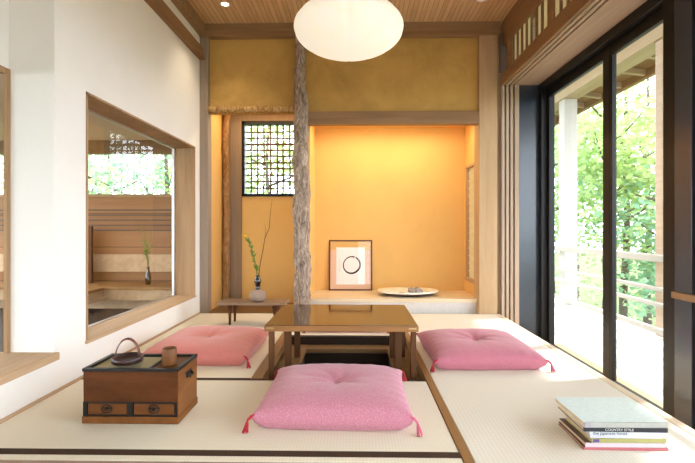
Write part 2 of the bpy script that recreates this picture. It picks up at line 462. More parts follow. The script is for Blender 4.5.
# recess on the left with the lattice window
wr = MB()
struct('wall_recess_side', MB().box(-1.50, -1.395, YB+.08, 4.76, -.05, 2.10), M['ochre_lit'])
wr.box(-1.40, -1.205, 4.67, 4.76, -.05, 2.10); wr.box(-.60, -.44, 4.67, 4.76, -.05, 2.10)
wr.box(-1.205, -.60, 4.67, 4.76, -.05, 1.14); wr.box(-1.205, -.60, 4.67, 4.76, 1.935, 2.10)
struct('ceiling_recess', MB().box(-1.50, -.44, 4.2, 4.66, 2.06, 2.10), M['ochre_lit'])
struct('wall_recess', wr, M['ochre_lit'])
struct('floor_recess', MB().box(-1.40, -.44, YB, 4.67, -.05, .004), M['ledge'])
tb = MB(); tb.box(-1.325, -1.205, 4.64, 4.672, 0, 2.05, .003); tb.box(-1.325, -.45, 4.645, 4.672, 1.935, 2.05, .003)
struct('trim_13', tb, M['taupe'])
w4 = sroot('window_4', (-.9, 4.68, 1.14))
f = MB()
f.box(-1.205, -1.176, 4.655, 4.73, 1.135, 1.935, .003); f.box(-.63, -.60, 4.655, 4.73, 1.135, 1.935, .003)
f.box(-1.205, -.60, 4.655, 4.73, 1.90, 1.935, .003); f.box(-1.205, -.60, 4.655, 4.73, 1.135, 1.165, .003)
f.build('window_frame', M['dark'], w4)
f = MB()
for i in range(7):
    x = -1.18 + (i+1)*.55/8 + random.uniform(-.004, .004)
    f.tube([(x+random.uniform(-.004, .004), 4.70, z) for z in (1.15, 1.4, 1.65, 1.91)], .009, 6, jitter=.2)
for i in range(10):
    z = 1.165 + (i+1)*.735/11 + random.uniform(-.005, .005)
    f.tube([(x, 4.712, z+random.uniform(-.004, .004)) for x in (-1.17, -1.0, -.8, -.62)], .009 if i != 7 else .013, 6, jitter=.2)
f.build('reed_lattice', M['twig'], w4)
MB().box(-1.17, -.62, 4.722, 4.726, 1.15, 1.91).build('glass_pane', M['glass'], w4)
# tokonoma alcove
wa = MB()
wa.box(-.44, 1.18, 4.78, 4.86, -.05, 1.95)
wa.box(1.18, 1.23, 4.285, 4.86, -.05, .27); wa.box(1.18, 1.23, 4.285, 4.86, 1.45, 1.95); wa.box(1.18, 1.23, 4.68, 4.86, .27, 1.45)
wa.box(-.53, -.434, 4.20, 4.86, -.05, 2.10)
wa.box(-.44, 1.23, 4.2, 4.86, 1.88, 1.95)
struct('wall_alcove', wa, M['ochre_lit'])
struct('trim_14', MB().box(-.434, 1.18, 4.19, 4.78, .092, .126, .003), M['pale'])
struct('trim_15', MB().box(-.434, 1.152, 4.205, 4.225, -.02, .093), plain('riser_board', (.68, .62, .58), .7))
struct('trim_16', MB().box(-.33, 1.06, 4.30, 4.34, 1.84, 1.88, .003), M['pale'])
w5 = sroot('window_5', (1.19, 4.5, .27))
f = MB(); f.box(1.168, 1.235, 4.285, 4.315, .27, 1.45, .003); f.box(1.168, 1.235, 4.65, 4.68, .27, 1.45, .003)
f.box(1.168, 1.235, 4.285, 4.68, 1.42, 1.45, .003); f.box(1.16, 1.235, 4.285, 4.68, .25, .285, .003)
f.build('window_frame', M['post'], w5)
f = MB()
for i in range(14): f.box(1.19, 1.20, 4.30, 4.66, .35+i*.078, .358+i*.078)
for i in range(4): f.box(1.188, 1.20, 4.37+i*.075, 4.378+i*.075, .27, 1.43)
f.build('lattice', M['pale'], w5)
MB().box(1.206, 1.208, 4.30, 4.66, .27, 1.43).build('paper', M['paper'], w5)

# ---- right side: lintel with shoji tracks, transom, jamb, sliding glass doors
XR = 1.36
ln = MB()
struct('trim_28', MB().box(XR-.004, XR+.022, YN, YB, 2.120, 2.229, .002), M['beamy'])
struct('trim_shadow_gap', MB().box(1.328, XR+.06, 4.05, 4.08, 2.229, 2.585), M['groove'])  # dark board standing in for the shadow gap beside the post
for x0, x1 in ((XR+.036, XR+.062), (XR+.076, XR+.102), (XR+.116, 1.72)):
    ln.box(x0, x1, YN, YB, 2.125, 2.18, .002)
ln.box(XR+.02, 1.80, YN, YB, 2.17, 2.227)
struct('trim_17', ln, M['lintel'])
struct('trim_18', MB().box(XR+.02, XR+.118, YN, YB, 2.150, 2.172), M['groove'])
jb = MB()
for x0, x1 in ((XR, XR+.026), (XR+.040, XR+.066), (XR+.080, XR+.106), (XR+.120, XR+.160)):
    jb.box(x0, x1, YB-.012, YB+.05, -.27, 2.125, .002)
struct('trim_19', jb, M['jamb'])
struct('trim_20', MB().box(XR-.01, XR+.16, YB+.03, YB+.06, -.27, 2.125), M['groove'])
struct('wall_right', MB().box(1.31, 1.86, YB+.05, 4.30, -.4, ZC).box(1.31, XR+.0, YB+.02, YB+.06, -.05, 2.6), M['taupe'])
struct('trim_21', MB().box(XR+.16, 1.72, YB-.008, YB+.05, -.27, 2.125, .003), M['darkpanel'])
# transom above the lintel
tr = MB(); tr.box(XR, XR+.06, YN, YB, 2.465, ZC, .003); tr.box(XR, XR+.06, 3.89, 3.97, 2.227, 2.465); tr.box(XR, XR+.06, 3.06, 3.14, 2.227, 2.465)
tr.box(XR, XR+.06, 2.2, 2.28, 2.227, 2.465); tr.box(XR, XR+.06, YN, 1.9, 2.227, 2.465)
struct('trim_22', tr, M['beamy'])
w6 = sroot('window_6', (XR, 3.0, 2.227))
f = MB(); y = 3.845; 
while y > 1.95:
    if not (3.04 < y < 3.16 or 2.18 < y < 2.30): f.box(XR+.012, XR+.018, y-.019, y+.019, 2.227, 2.465)
    y -= .098
f.build('slat', M['slat'], w6)
pp = MB()
for y0, y1 in ((3.455, 3.89), (3.14, 3.38), (2.8, 3.06), (2.28, 2.72), (1.9, 2.2)): pp.box(XR+.020, XR+.0215, y0, y1, 2.227, 2.465)
pp.build('paper', M['paper'], w6)
# sliding doors (dark timber, full height glass)
SILL = -.27
struct('trim_23', MB().box(1.345, 1.90, YN, YB, -.33, SILL, .004), M['sill'])
hd = MB(); hd.box(1.70, 1.82, YN, YB, 2.06, 2.18, .003); hd.box(1.70, 1.82, YB-.07, YB+.01, SILL, 2.1, .003)
struct('trim_24', hd, M['dark'])
def door(name, x, y0, y1, s0=.075, s1=.075):
    d = sroot(name, (x, (y0+y1)/2, SILL))
    f = MB(); f.box(x-.016, x+.016, y0, y0+s0, SILL, 2.07, .003); f.box(x-.016, x+.016, y1-s1, y1, SILL, 2.07, .003)
    f.box(x-.016, x+.016, y0+s0, y1-s1, 1.985, 2.07, .003); f.box(x-.016, x+.016, y0+s0, y1-s1, SILL, SILL+.03, .003)
    f.build('door_frame', M['dark'], d)
    MB().box(x-.004, x+.004, y0+s0-.01, y1-s1+.01, SILL+.03, 1.99).build('glass_pane', M['glass'], d)
    return d
door('door_1', 1.765, 3.055, 4.06, .085, .06)
door('door_2', 1.765, 1.90, 3.053, .075, .025)
d3 = door('door_3', 1.715, 1.05, 2.46, .075, .34)
MB().box(1.690, 1.7, 2.24, 2.36, SILL, 2.06, .002).build('reflection_strip', M['darkpanel'], d3)  # bluish strip painted in for a reflection in the stacked glass panel
MB().box(1.672, 1.700, 1.13, 2.36, .43, .465, .004).build('reflected_rail', M['beam'], d3)  # brown bar modelled for the railing's reflection in the glass
door('door_4', 1.715, -.3, 1.05)
door('door_5', 1.765, YN, -.3)

# ---- adjacent room behind the left wall
XA = -4.6; YA = 5.0; ZA = 1.80
struct('floor_adjacent', MB().box(XA, -1.70, YN, YA, -.10, -.05).box(-1.70, -1.64, 2.12, YA, -.10, -.05), M['adjfloor'])
struct('ceiling_adjacent', MB().box(XA, -1.70, YN, YA+.1, ZA, ZA+.05).box(-1.70, -1.64, 2.12, YA+.1, ZA, ZA+.05), M['adjceil'])
wa = MB(); wa.box(XA, -1.51, YA, YA+.08, -.1, 1.165); wa.box(-1.66, -1.51, 4.2, YA+.08, -.1, ZA+.05)
struct('wall_adjacent', wa, M['panel'])
sl = MB()
for i in range(5): sl.box(XA, -1.62, YA-.012, YA+.01, .765+i*.058, .781+i*.058)
struct('trim_25', sl, M['groove'])
struct('trim_26', MB().box(XA, -1.62, YA-.03, YA+.09, 1.655, ZA+.01), M['eave'])
struct('trim_27', MB().box(XA, -1.62, YA-.03, YA-.0, .30, .50, .003), M['sill'])
w7 = sroot('window_7', (-3, YA, 1.165))
f = MB(); f.box(XA, -1.62, YA-.02, YA+.06, 1.155, 1.185)
for x in (-4.5, -3.3, -1.72): f.box(x, x+.03, YA, YA+.05, 1.18, 1.66)
f.build('window_frame', M['reveal'], w7)
MB().box(XA, -1.62, YA+.03, YA+.034, 1.185, 1.655).build('glass_pane', M['glass'], w7)
wo = MB(); wo.box(XA-.1, XA, YN, YA, -.1, .3); wo.box(XA-.1, XA, YN, YA, 1.6, ZA)
struct('wall_adjacent_outer', wo, M['panel'])
bn = thing('bench', 'pale L-shaped wooden bench seen through the left window', 'bench', (-2.6, 4.6, -.05))
MB().box(-4.0, -1.68, 4.45, 4.96, .165, .195, .004).box(-3.1, -2.56, 3.9, 4.452, .165, .195, .004).build('seat', M['strip'], bn)
MB().box(-4.0, -1.68, 4.47, 4.50, .06, .165).box(-2.60, -2.58, 3.9, 4.47, .06, .165).box(-4.0, -1.68, 4.60, 4.90, -.05, .166).build('front_panel', M['sill'], bn)
pl = thing('leaning_panel', 'dark-edged pale board leaning at the back of the bench beyond the left window', 'board', (-3.0, 4.8, .195))
MB().box(-3.30, -2.95, 4.80, 4.815, .196, .78, .003).build('panel', M['matb'], pl)
MB().box(-2.95, -2.90, 4.79, 4.825, .196, .82, .003).build('edge', M['chest'], pl)
pv = thing('reflected_vase', 'dark slim vase with thin green sprigs, a modelled reflection, beyond the left window', 'vase', (-2.22, 4.68, .195))  # solid vase standing in for a reflection in the window glass
MB().lathe([(0, .196), (.025, .196), (.034, .24), (.028, .30), (.012, .35), (.015, .385), (.010, .385), (0, .37)], (-2.22, 4.68, 0), 20).build('vessel', M['vdark'], pv)
mb = MB()
for k in range(5):
    dx = random.uniform(-.16, .16)
    mb.tube([(-2.22, 4.68, .38), (-2.22+dx*.3, 4.68, .6), (-2.22+dx, 4.66, .75+random.uniform(0, .45))], [.003, .002, .001], 5)
    for j in range(6):
        t = random.uniform(.1, .8); p = Vector((-2.22+dx*t*.6, 4.67, .45+.25*t)); q = Vector((random.uniform(-.05, .05), random.uniform(-.03, .03), random.uniform(-.02, .06)))
        mb.quad(p, p+q*.5+Vector((.012, 0, 0)), p+q, p+q*.5-Vector((.012, 0, 0)))
mb.build('sprig', M['stem'], pv)

# ------------------------------------------------------------------ things: tatami
def tatami(x0, x1, y0, y1, label, mat, borders):
    t = thing('tatami_mat', label, 'tatami mat', ((x0+x1)/2, (y0+y1)/2, FZ))
    MB().box(x0, x1, y0, y1, FZ+.001, 0, .004).build('rush_surface', mat, t)
    for (a0, a1, b0, b1) in borders:
        MB().box(a0, a1, b0, b1, FZ+.002, .0012, .0008).build('cloth_border', M['heri'], t)
    return t
tatami(XL+.01, .370, 1.502, 2.322, 'tatami mat in the foreground under the wooden chest and nearest cushion', M['tat'],
       [(XL+.01, .370, 1.535, 1.575), (XL+.01, .370, 2.300, 2.322)])
tatami(XL+.01, -.556, 2.326, YB-.004, 'tatami mat along the left wall under the left pink cushion', M['tat'],
       [(XL+.01, -.556, 2.326, 2.334)])
tatami(.409, 1.300, 1.502, YB-.004, 'long tatami mat by the glass doors under the stack of books', M['tat2'], [])
tatami(-.490, .370, 3.260, YB-.004, 'tatami mat behind the low table in front of the alcove', M['tat'],
       [(-.490, .370, 3.260, 3.275)])

# ------------------------------------------------------------------ low table
tb = thing('low_table', 'low dark lacquered table with slender legs over the sunken floor pit', 'table', (-.07, 2.68, -.06))
TX0, TX1, TY0, TY1, TZ = -.488, .338, 2.35, 3.0, .279
MB().box(TX0, TX1, TY0, TY1, TZ-.034, TZ-.003, .003).build('tabletop', M['tedge'], tb)
MB().box(TX0+.004, TX1-.004, TY0+.004, TY1-.004, TZ-.004, TZ, .001).build('lacquer_surface', M['lacquer'], tb)
for x in (TX0+.012, TX1-.052):
    MB().box(x, x+.04, TY0-.001, TY0+.004, TZ-.020, TZ-.012).build('corner_plate', M['brass'], tb)
for x in (-.462, .320):
    for y in (2.425, 2.955):
        MB().box(x-.0145, x+.0145, y-.0145, y+.0145, -.06, TZ-.033, .003).build('leg', M['table'], tb)
for x in (-.386, .247):
    for y in (2.53, 2.93):
        MB().box(x-.0185, x+.0185, y-.0185, y+.0185, -.06, TZ-.033, .003).build('leg', M['table'], tb)
for y in (2.53, 2.93):
    MB().box(-.37, .23, y-.012, y+.012, .205, .246, .002).build('rail', M['table'], tb)

# ------------------------------------------------------------------ zabuton cushions
def cushion(x, y, w, d, h, rz, mat, label, tass, seed, zoff=.0):
    t = thing('floor_cushion', label, 'cushion', (x, y, zoff), 'square tasselled floor cushions', rz)
    local(t)
    N = 44; mb = MB(); bm = mb.bm
    def pos(i, j, top):
        u = 2*i/N-1; v = 2*j/N-1
        # sides bow inward a little so the corners run to points
        px = u*w/2*(1-.035*(1-v*v)*abs(u)**3*0 + .03*abs(v)**6*abs(u)) * (1 - .022*(1-v**2)*u*u)
        py = v*d/2*(1 - .022*(1-u**2)*v*v)
        e = max(0, (1-abs(u)**3.2)*(1-abs(v)**3.2))**.44
        r = math.hypot(u, v)
        dim = .42*math.exp(-(r/.14)**1.3) + .26*math.exp(-(r/.42)**2)
        wr = noise.noise(Vector((u*2.2+seed, v*2.2, seed)))*.06 + noise.noise(Vector((u*7+seed, v*7, 3)))*.022
        ang = math.atan2(v, u)
        wr += .085*math.cos(7*ang+seed+1.5*noise.noise(Vector((u*2,v*2,seed))))*math.exp(-(r/.45)**2)*min(1, r*5)
        edge = .018*math.sin(26*(u if abs(v) > abs(u) else v)+seed)*max(abs(u), abs(v))**5
        zt = h*.42 + h*.58*e*(1-dim*.85+wr) + h*edge
        if top: return (px, py, zt)
        zb = h*.42*(1-min(1, e*2.4))
        return (px, py, max(.001, zb))
    T = [[bm.verts.new(pos(i, j, True)) for j in range(N+1)] for i in range(N+1)]
    B = [[T[i][j] if i in (0, N) or j in (0, N) else bm.verts.new(pos(i, j, False)) for j in range(N+1)] for i in range(N+1)]
    for i in range(N):
        for j in range(N):
            f = bm.faces.new((T[i][j], T[i+1][j], T[i+1][j+1], T[i][j+1])); f.smooth = True
            f = bm.faces.new((B[i][j], B[i][j+1], B[i+1][j+1], B[i+1][j])); f.smooth = True
    mb.build('cover', mat, t)
    z0 = h*(.42+.58*(1-.68*.85)) 
    mb = MB()
    for k in range(4):
        a = k*math.pi/2+.5
        mb.tube([(0, 0, z0-.01), (.012*math.cos(a), .012*math.sin(a), z0+.006), (.028*math.cos(a), .028*math.sin(a), z0+.008)], .0022, 6)
    mb.build('centre_tuft', M['red'], t)
    for sx, sy, tm in tass:
        cx, cy = sx*w/2*1.005, sy*d/2*.985; zc = h*.42
        mb = MB()
        mb.tube([(cx-sx*.02, cy-sy*.012, zc+.008), (cx, cy, zc+.004), (cx+sx*.012, cy+sy*.008, zc-.008)], [.005, .006, .005], 8)
        for k in range(7):
            a = k*2*math.pi/7
            ox, oy = .006*math.cos(a), .006*math.sin(a)
            mb.tube([(cx+sx*.012, cy+sy*.008, zc-.006), (cx+sx*.016+ox, cy+sy*.012+oy, zc*.45), (cx+sx*.020+ox*1.8, cy+sy*.018+oy*1.8, .003)], .0028, 5)
        mb.build('tassel', tm, t)
    return t
RD, PK = M['red'], M['pinkt']
cushion(-.085, 2.005, .635, .58, .130, R(-1), M['pink'], 'pink tufted floor cushion in the foreground, nearest the viewer, in front of the low table',
        [(-1, -1, RD), (1, -1, PK), (1, 1, RD), (-1, 1, RD)], 1.3)
cushion(.757, 2.79, .63, .65, .125, R(1), M['pink3'], 'rose pink floor cushion on the right-hand mat beside the glass doors',
        [(-1, -1, RD), (1, -1, PK), (1, 1, RD), (-1, 1, RD)], 4.1)
cushion(-.937, 2.845, .63, .66, .125, R(-1), M['pink_lit'], 'pink floor cushion with a painted-in warm light tint on the left mat below the big window',
        [(-1, -1, RD), (1, -1, RD), (1, 1, RD), (-1, 1, RD)], 7.7)
cushion(-.07, 3.64, .60, .58, .09, 0, M['pink3'], 'pink floor cushion behind the low table, mostly hidden beneath its top',
        [(-1, -1, RD), (1, -1, RD), (1, 1, RD), (-1, 1, RD)], 9.2)

# ------------------------------------------------------------------ wooden chest
ch = thing('tobacco_chest', 'brown wooden tea chest with two small drawers and iron fittings', 'chest', (-.919, 1.89, .0), None)
CX0, CX1, CY0, CY1, CZ = -1.113, -.724, 1.782, 1.996, .226
b = MB(); b.box(CX0, CX1, CY0+.012, CY1, .03, .185); b.box(CX0, CX1, CY0, CY0+.014, .088, CZ-.012, .002)
b.box(CX0, CX1, CY1-.014, CY1, .03, CZ-.012); b.box(CX0, CX0+.014, CY0+.012, CY1-.01, .18, CZ-.012)
b.build('body', M['chest'], ch)
MB().box(CX1-.010, CX1+.002, CY0+.001, CY1, .03, CZ-.012, .002).build('side_board', M['chests'], ch)
MB().box(CX0-.004, CX1+.005, CY0-.005, CY1+.003, .001, .03, .003).build('plinth', M['chests'], ch)
rm = MB(); rm.box(CX0-.003, CX1+.004, CY0-.004, CY0+.013, CZ-.013, CZ, .002); rm.box(CX0-.003, CX1+.004, CY1-.013, CY1+.003, CZ-.013, CZ, .002)
rm.box(CX0-.003, CX0+.013, CY0+.012, CY1-.012, CZ-.013, CZ, .002); rm.box(CX1-.012, CX1+.004, CY0+.012, CY1-.012, CZ-.013, CZ, .002)
rm.box(-.852, -.843, CY0+.012, CY1-.012, CZ-.02, CZ-.002, .001)
rm.build('rim', M['iron'], ch)
MB().box(CX0+.012, -.851, CY0+.012, CY1-.012, .184, CZ-.012).build('ash_tray', M['ash'], ch)
MB().box(-.844, CX1-.011, CY0+.012, CY1-.012, .184, CZ-.009).build('lid', M['drawer'], ch)
fr = MB()
for x0, x1 in ((CX0, CX0+.017), (-.932, -.906), (CX1-.012, CX1)): fr.box(x0, x1, CY0-.003, CY0+.012, .03, .09, .001)
fr.box(CX0, CX1, CY0-.002, CY0+.012, .083, .09, .001); fr.box(CX0, CX1, CY0-.002, CY0+.012, .03, .036, .001)
fr.build('iron_frame', M['iron'], ch)
for xm, x0, x1 in ((-1.014, CX0+.017, -.932), (-.82, -.906, CX1-.012)):
    dr = MB().box(x0+.002, x1-.002, CY0, CY0+.10, .037, .082, .002).build('drawer', M['drawer'], ch)
    h = MB()
    h.tube([(xm, CY0-.001, .062), (xm, CY0-.006, .062)], .007, 10)
    h.tube([(xm+.021*math.cos(a), CY0-.006, .062-.0 + .017*math.sin(a)) for a in [2*math.pi*k/16 for k in range(17)]], .0024, 6)
    h.tube([(xm-.024, CY0-.004, .064), (xm+.024, CY0-.004, .064)], .0025, 6)
    h.build('drop_pull', M['iron'], dr)
h = MB()
h.box(CX1+.001, CX1+.005, 1.865, 1.925, .160, .186, .002)
h.tube([(CX1+.004, 1.872, .176), (CX1+.016, 1.876, .163), (CX1+.016, 1.914, .163), (CX1+.004, 1.918, .176)], .004, 8)
h.build('carry_handle', M['iron'], ch)

# round handled tray on the chest
tc = (-.975, 1.868, CZ)
kt = thing('handled_tray', 'round dark lacquer tray with a bentwood arch handle on top of the chest', 'tray', tc)
MB().lathe([(0, .001), (.058, .001), (.063, .004), (.064, .024), (.061, .026), (.059, .022), (.057, .010), (0, .009)], tc, 40).build('bowl', M['lacq2'], kt)
MB().tube([(tc[0]+.047*math.cos(a), tc[1]+.012*math.cos(a), CZ+.014+.086*math.sin(a)) for a in [math.pi*k/16 for k in range(17)]], .0095, 10, flat=(.28, 1.0)).build('handle', M['lacqred'], kt)
cp = tag(MB().lathe([(0, .002), (.027, .002), (.0295, .006), (.030, .040), (.0285, .072), (.027, .074), (.0255, .072), (.026, .014), (0, .012)], (-.790, 1.858, CZ-.009), 28).build('tea_cup', M['cup']),
         'small brown cylindrical cup standing on the right end of the chest', 'cup')

# ------------------------------------------------------------------ books
def book(x0, x1, y0, y1, z0, z1, rz, spine, cover, label, text=None, tcol=None, tsize=.011, tx=.06, patch=None, hard=True):
    cx, cy = (x0+x1)/2, (y0+y1)/2
    t = thing('book', label, 'book', (cx, cy, z0), 'books stacked on the right-hand mat', rz); local(t)
    w, d, h = x1-x0, y1-y0, z1-z0; c = .0022
    MB().box(-w/2+.003, w/2-.004, -d/2+.003, d/2-.004, c, h-c).build('pages', M['pages'], t)
    cv = MB(); cv.box(-w/2, w/2, -d/2, d/2, 0, c, .0004); cv.box(-w/2, w/2, -d/2, d/2, h-c, h, .0004)
    cv.build('cover', cover, t)
    sp = MB().box(-w/2, w/2, -d/2-.002, -d/2+.003, 0, h, .001).build('spine', spine, t)
    if patch:
        MB().box(patch[0]-w/2, patch[1]-w/2, -d/2-.003, -d/2, .002, h-.002).build('spine_patch', patch[2], t)
    if text:
        mm = Matrix.Translation((-w/2+tx, -d/2-.0022, h/2)) @ Matrix.Rotation(math.pi/2, 4, 'X')
        text_mb(text, tsize, mm).build('lettering', tcol, t)
    return t
def pm(n, c, r=.45): return plain(n, c, r)
M['pages'] = plain('book_pages', (.62, .47, .30), .9)
bx = .822; by = 1.60
book(bx+.004, bx+0.303, by, by+.205, .000, .010, R(-1), pm('red_spine', (.45, .12, .13)), pm('brown_cover', (.24, .12, .09)), 'thin book with a red spine at the bottom of the stack')
book(bx+.008, bx+0.293, by+.002, by+.205, .010, .026, R(0), pm('pinkwhite_spine', (.62, .50, .54)), pm('dark_cover', (.13, .08, .07)), 'pinkish white book lying on the thin red-spined one')
book(bx+.030, bx+0.298, by+.004, by+.20, .026, .041, R(.5), pm('olive_spine', (.36, .34, .11)), pm('yellow_cover', (.55, .50, .12)), 'olive yellow book with a violet patch on its spine, in mid stack', None, None, .01, .05, (.004, .026, pm('violet_patch', (.10, .06, .24))))
book(bx+.028, bx+0.288, by+.006, by+.20, .041, .054, R(-.5), pm('white_spine', (.58, .58, .63)), pm('grey_cover', (.55, .52, .50)), 'plain white-spined book lying on the olive yellow one')
book(bx+.022, bx+0.298, by+.004, by+.205, .054, .066, R(.5), pm('white_spine2', (.58, .62, .66)), pm('lightgrey_cover', (.60, .58, .56)), 'white-spined book with black lettering right below the black one', 'the japanese house', pm('black_ink2', (.02, .02, .02)), .016, .012)
book(bx+.004, bx+0.300, by, by+.212, .066, .082, R(-1), pm('black_spine', (.014, .016, .024)), pm('brown_cover2', (.22, .12, .08)), 'black-spined book with white lettering second from the top', 'COUNTRY STYLE', pm('pale_ink', (.60, .60, .58)), .013, .075)
book(bx+.002, bx+0.300, by, by+.235, .082, .101, R(.5), pm('mint_spine', (.42, .42, .38)), pm('mint_cover', (.70, .80, .78)), 'large pale mint book topmost of the stack', None, None, .01, .05, (.0, .022, pm('grey_patch', (.36, .33, .36))))

# ------------------------------------------------------------------ tokonoma objects
pf = thing('framed_picture', 'framed ink circle on white paper leaning on the alcove wall', 'picture', (-.05, 4.74, .126))
pf.rotation_euler = (R(-5), 0, 0); local(pf)
W, H = .47, .545
f = MB(); f.box(-W/2, -W/2+.016, -.012, .012, 0, H, .002); f.box(W/2-.016, W/2, -.012, .012, 0, H, .002)
f.box(-W/2, W/2, -.012, .012, H-.016, H, .002); f.box(-W/2, W/2, -.012, .012, 0, .016, .002)
f.build('frame', M['frame'], pf)
MB().box(-W/2+.01, W/2-.01, .002, .008, .01, H-.01).build('mount', M['matb'], pf)
ap = MB().box(-.155, .155, -.001, .003, .065, .465).build('art_paper', M['art'], pf)
# brushed circle, open at the top right
rc = MB(); ring = []
n = 60; c0 = Vector((.012, -.0018, .275))
for k in range(n+1):
    a = R(70) + k/n*R(352); wd = .005 + .005*(.5+.5*math.sin(a*1.0+2.2)) + .001*noise.noise(Vector((k*.4, 0, 0)))
    rr = .090 + .002*math.sin(2*a)
    ring.append((rc.bm.verts.new(c0 + Vector((math.cos(a)*(rr-wd), 0, math.sin(a)*(rr-wd)))), rc.bm.verts.new(c0 + Vector((math.cos(a)*(rr+wd), 0, math.sin(a)*(rr+wd))))))
for A, B in zip(ring, ring[1:]): rc.bm.faces.new((A[0], A[1], B[1], B[0]))
rc.build('ink_circle', M['ink'], ap)
sg = MB()
for k in range(7):
    z = .345-.022*k; x = -.118
    sg.box(x-.005, x+.005, -.002, -.0012, z, z+.0018); sg.box(x-.001+.002*math.sin(k*2), x+.0012+.002*math.sin(k*2), -.002, -.0012, z-.008, z+.006)
sg.build('signature', plain('faint_ink', (.25, .25, .25), .9), ap)
MB().box(.025, .038, -.002, -.0012, .350, .363).build('red_seal', M['seal'], ap)
MB().box(-W/2+.014, W/2-.014, -.008, -.006, .014, H-.014).build('glass_pane', M['picg'], pf)

dp = (.525, 4.44, .126)
ds = thing('serving_dish', 'long shallow cream dish with a dark underside in the alcove', 'dish', dp)
prof_d = [(0, .001), (.17, .001), (.25, .014), (.297, .034)]
MB().lathe(prof_d, dp, 48, 1, .68, wob=.02).build('underside', M['dishd'], ds)
MB().lathe([(.297, .034), (.307, .048), (.301, .053), (.24, .026), (.17, .012), (0, .010)], dp, 48, 1, .68, wob=.02).build('bowl', M['dish'], ds)
mb = MB()
kc = Vector((.60, 4.40, .126+.014))
for k in range(6):
    a = k*math.pi/3
    mb.blob(kc + Vector((.042*math.cos(a), .028*math.sin(a), .028+.012*(k % 2))), .031, 2, (1.1, .9, .9), .35, 30)
tag(mb.blob(kc+Vector((0, 0, .040)), .026, 2, (1.2, 1, .8), .3, 30).build('root_knot', M['knot']), 'grey knotted root ornament resting in the cream dish', 'ornament')
tag(MB().tube([(.41, 4.40, .148), (.45, 4.41, .150), (.50, 4.44, .147)], [.006, .008, .005], 7).build('wooden_twig', M['cup']), 'short brown twig lying in the cream dish', 'twig')

# display bench with ikebana
bb = thing('display_bench', 'low slim wooden display bench standing in front of the lattice window recess', 'bench', (-.84, 3.67, 0))
MB().box(-1.135, -.565, 3.56, 3.79, .170, .190, .004).build('top', wood('bench_top_wood', (.19, .12, .075), (.28, .19, .125), 'X', rough=.3), bb)
for x in (-1.03, -.66):
    for y in (3.60, 3.75):
        MB().tube([(x, y, .002), (x, y, .09), (x, y, .171)], [.009, .012, .021], 10).build('leg', M['chest'], bb)
vs = thing('flower_vase', 'round stoneware vase with dark neck on the display bench', 'vase', (-.815, 3.67, .19))
vc = (-.815, 3.67, .191)
MB().lathe([(0, 0), (.045, 0), (.064, .018), (.070, .045), (.062, .075), (.035, .095), (.0, .098)], vc, 32).build('body', M['stone'], vs)
MB().lathe([(.030, .092), (.017, .104), (.021, .130), (.029, .160), (.027, .182), (.016, .198), (.019, .212), (.013, .212), (.010, .195), (0, .18)], vc, 24).build('neck', M['vdark'], vs)
fs = thing('yellow_flower', 'yellow flower on a leafy green stem leaning left from the vase', 'flower', (-.815, 3.67, .39))
stp = [(-.815, 3.67, .37), (-.83, 3.67, .47), (-.852, 3.668, .58), (-.885, 3.665, .67), (-.925, 3.66, .735)]
MB().tube(stp, [.005, .005, .0045, .004, .004], 7).build('stem', M['stem'], fs)
mb = MB()
for k in range(46):
    t = random.uniform(.15, .85)*4; i = min(3, int(t)); p = Vector(stp[i]).lerp(Vector(stp[i+1]), t-i)
    a = random.uniform(0, 2*math.pi); L = random.uniform(.02, .045)
    d = Vector((math.cos(a)*.6-.15, math.sin(a)*.5, .75)).normalized()*L; s = d.cross(Vector((0, 1, .2))).normalized()*.006
    mb.quad(p, p+d*.5+s, p+d, p+d*.5-s)
mb.build('leaves', M['stem'], fs)
mb = MB()
fc = Vector((-.925, 3.66, .735))
for k in range(40):
    a = random.uniform(0, 2*math.pi); e = random.uniform(-.5, 1.2)
    d = Vector((math.cos(a)*math.cos(e), math.sin(a)*math.cos(e), math.sin(e)))*random.uniform(.018, .034); s = d.cross(Vector((.3, .2, 1))).normalized()*.007
    mb.quad(fc, fc+d*.6+s, fc+d, fc+d*.6-s)
mb.blob(fc, .016, 1, (1, 1, .8)).build('flower_head', M['yellow'], fs)
tag(MB().tube([(-.812, 3.67, .37), (-.795, 3.668, .50), (-.770, 3.665, .62), (-.752, 3.66, .72), (-.715, 3.655, .80), (-.708, 3.65, .90), (-.690, 3.645, 1.04)],
              [.004, .0038, .0034, .003, .0026, .002, .0012], 6)
    .tube([(-.752, 3.66, .72), (-.748, 3.655, .78), (-.752, 3.65, .84)], [.002, .0015, .001], 5)
    .build('bare_twig', M['twig']), 'thin bare brown twig rising to the right from the vase', 'twig')

# rough log posts and the branch
def logpts(x, y, z0, z1, n, amp, seed, lean=0):
    return [(x + lean*(k/n) + amp*noise.noise(Vector((k*.23, seed, 0))), y + amp*noise.noise(Vector((k*.23, seed, 5))), z0+(z1-z0)*k/n) for k in range(n+1)]
n = 44
pts = logpts(-.495, 4.085, .003, 2.585, n, .022, 2.2, -.015)
rad = [(.078 - .030*min(1, max(0, (k/n-.55)/.35)))*(1+.14*noise.noise(Vector((k*.5, 1.7, 0)))) for k in range(n+1)]
tag(MB().tube(pts, rad, 20, jitter=.22, jscale=14).build('log_post', M['trunk']), 'thick rough-barked log post between the two alcoves', 'post')
pts = logpts(-1.348, 4.585, .006, 2.05, 24, .016, 6.1)
tag(MB().tube(pts, [.036*(1+.15*noise.noise(Vector((k*.6, 4, 0)))) for k in range(25)], 14, jitter=.18, jscale=16).build('log_post', M['logw']), 'slim knotty log post in the corner of the left recess', 'post')
bp = [(-1.392+.88*k/20, 4.135, 1.918+.006*noise.noise(Vector((k*.4, 8, 0)))) for k in range(21)]
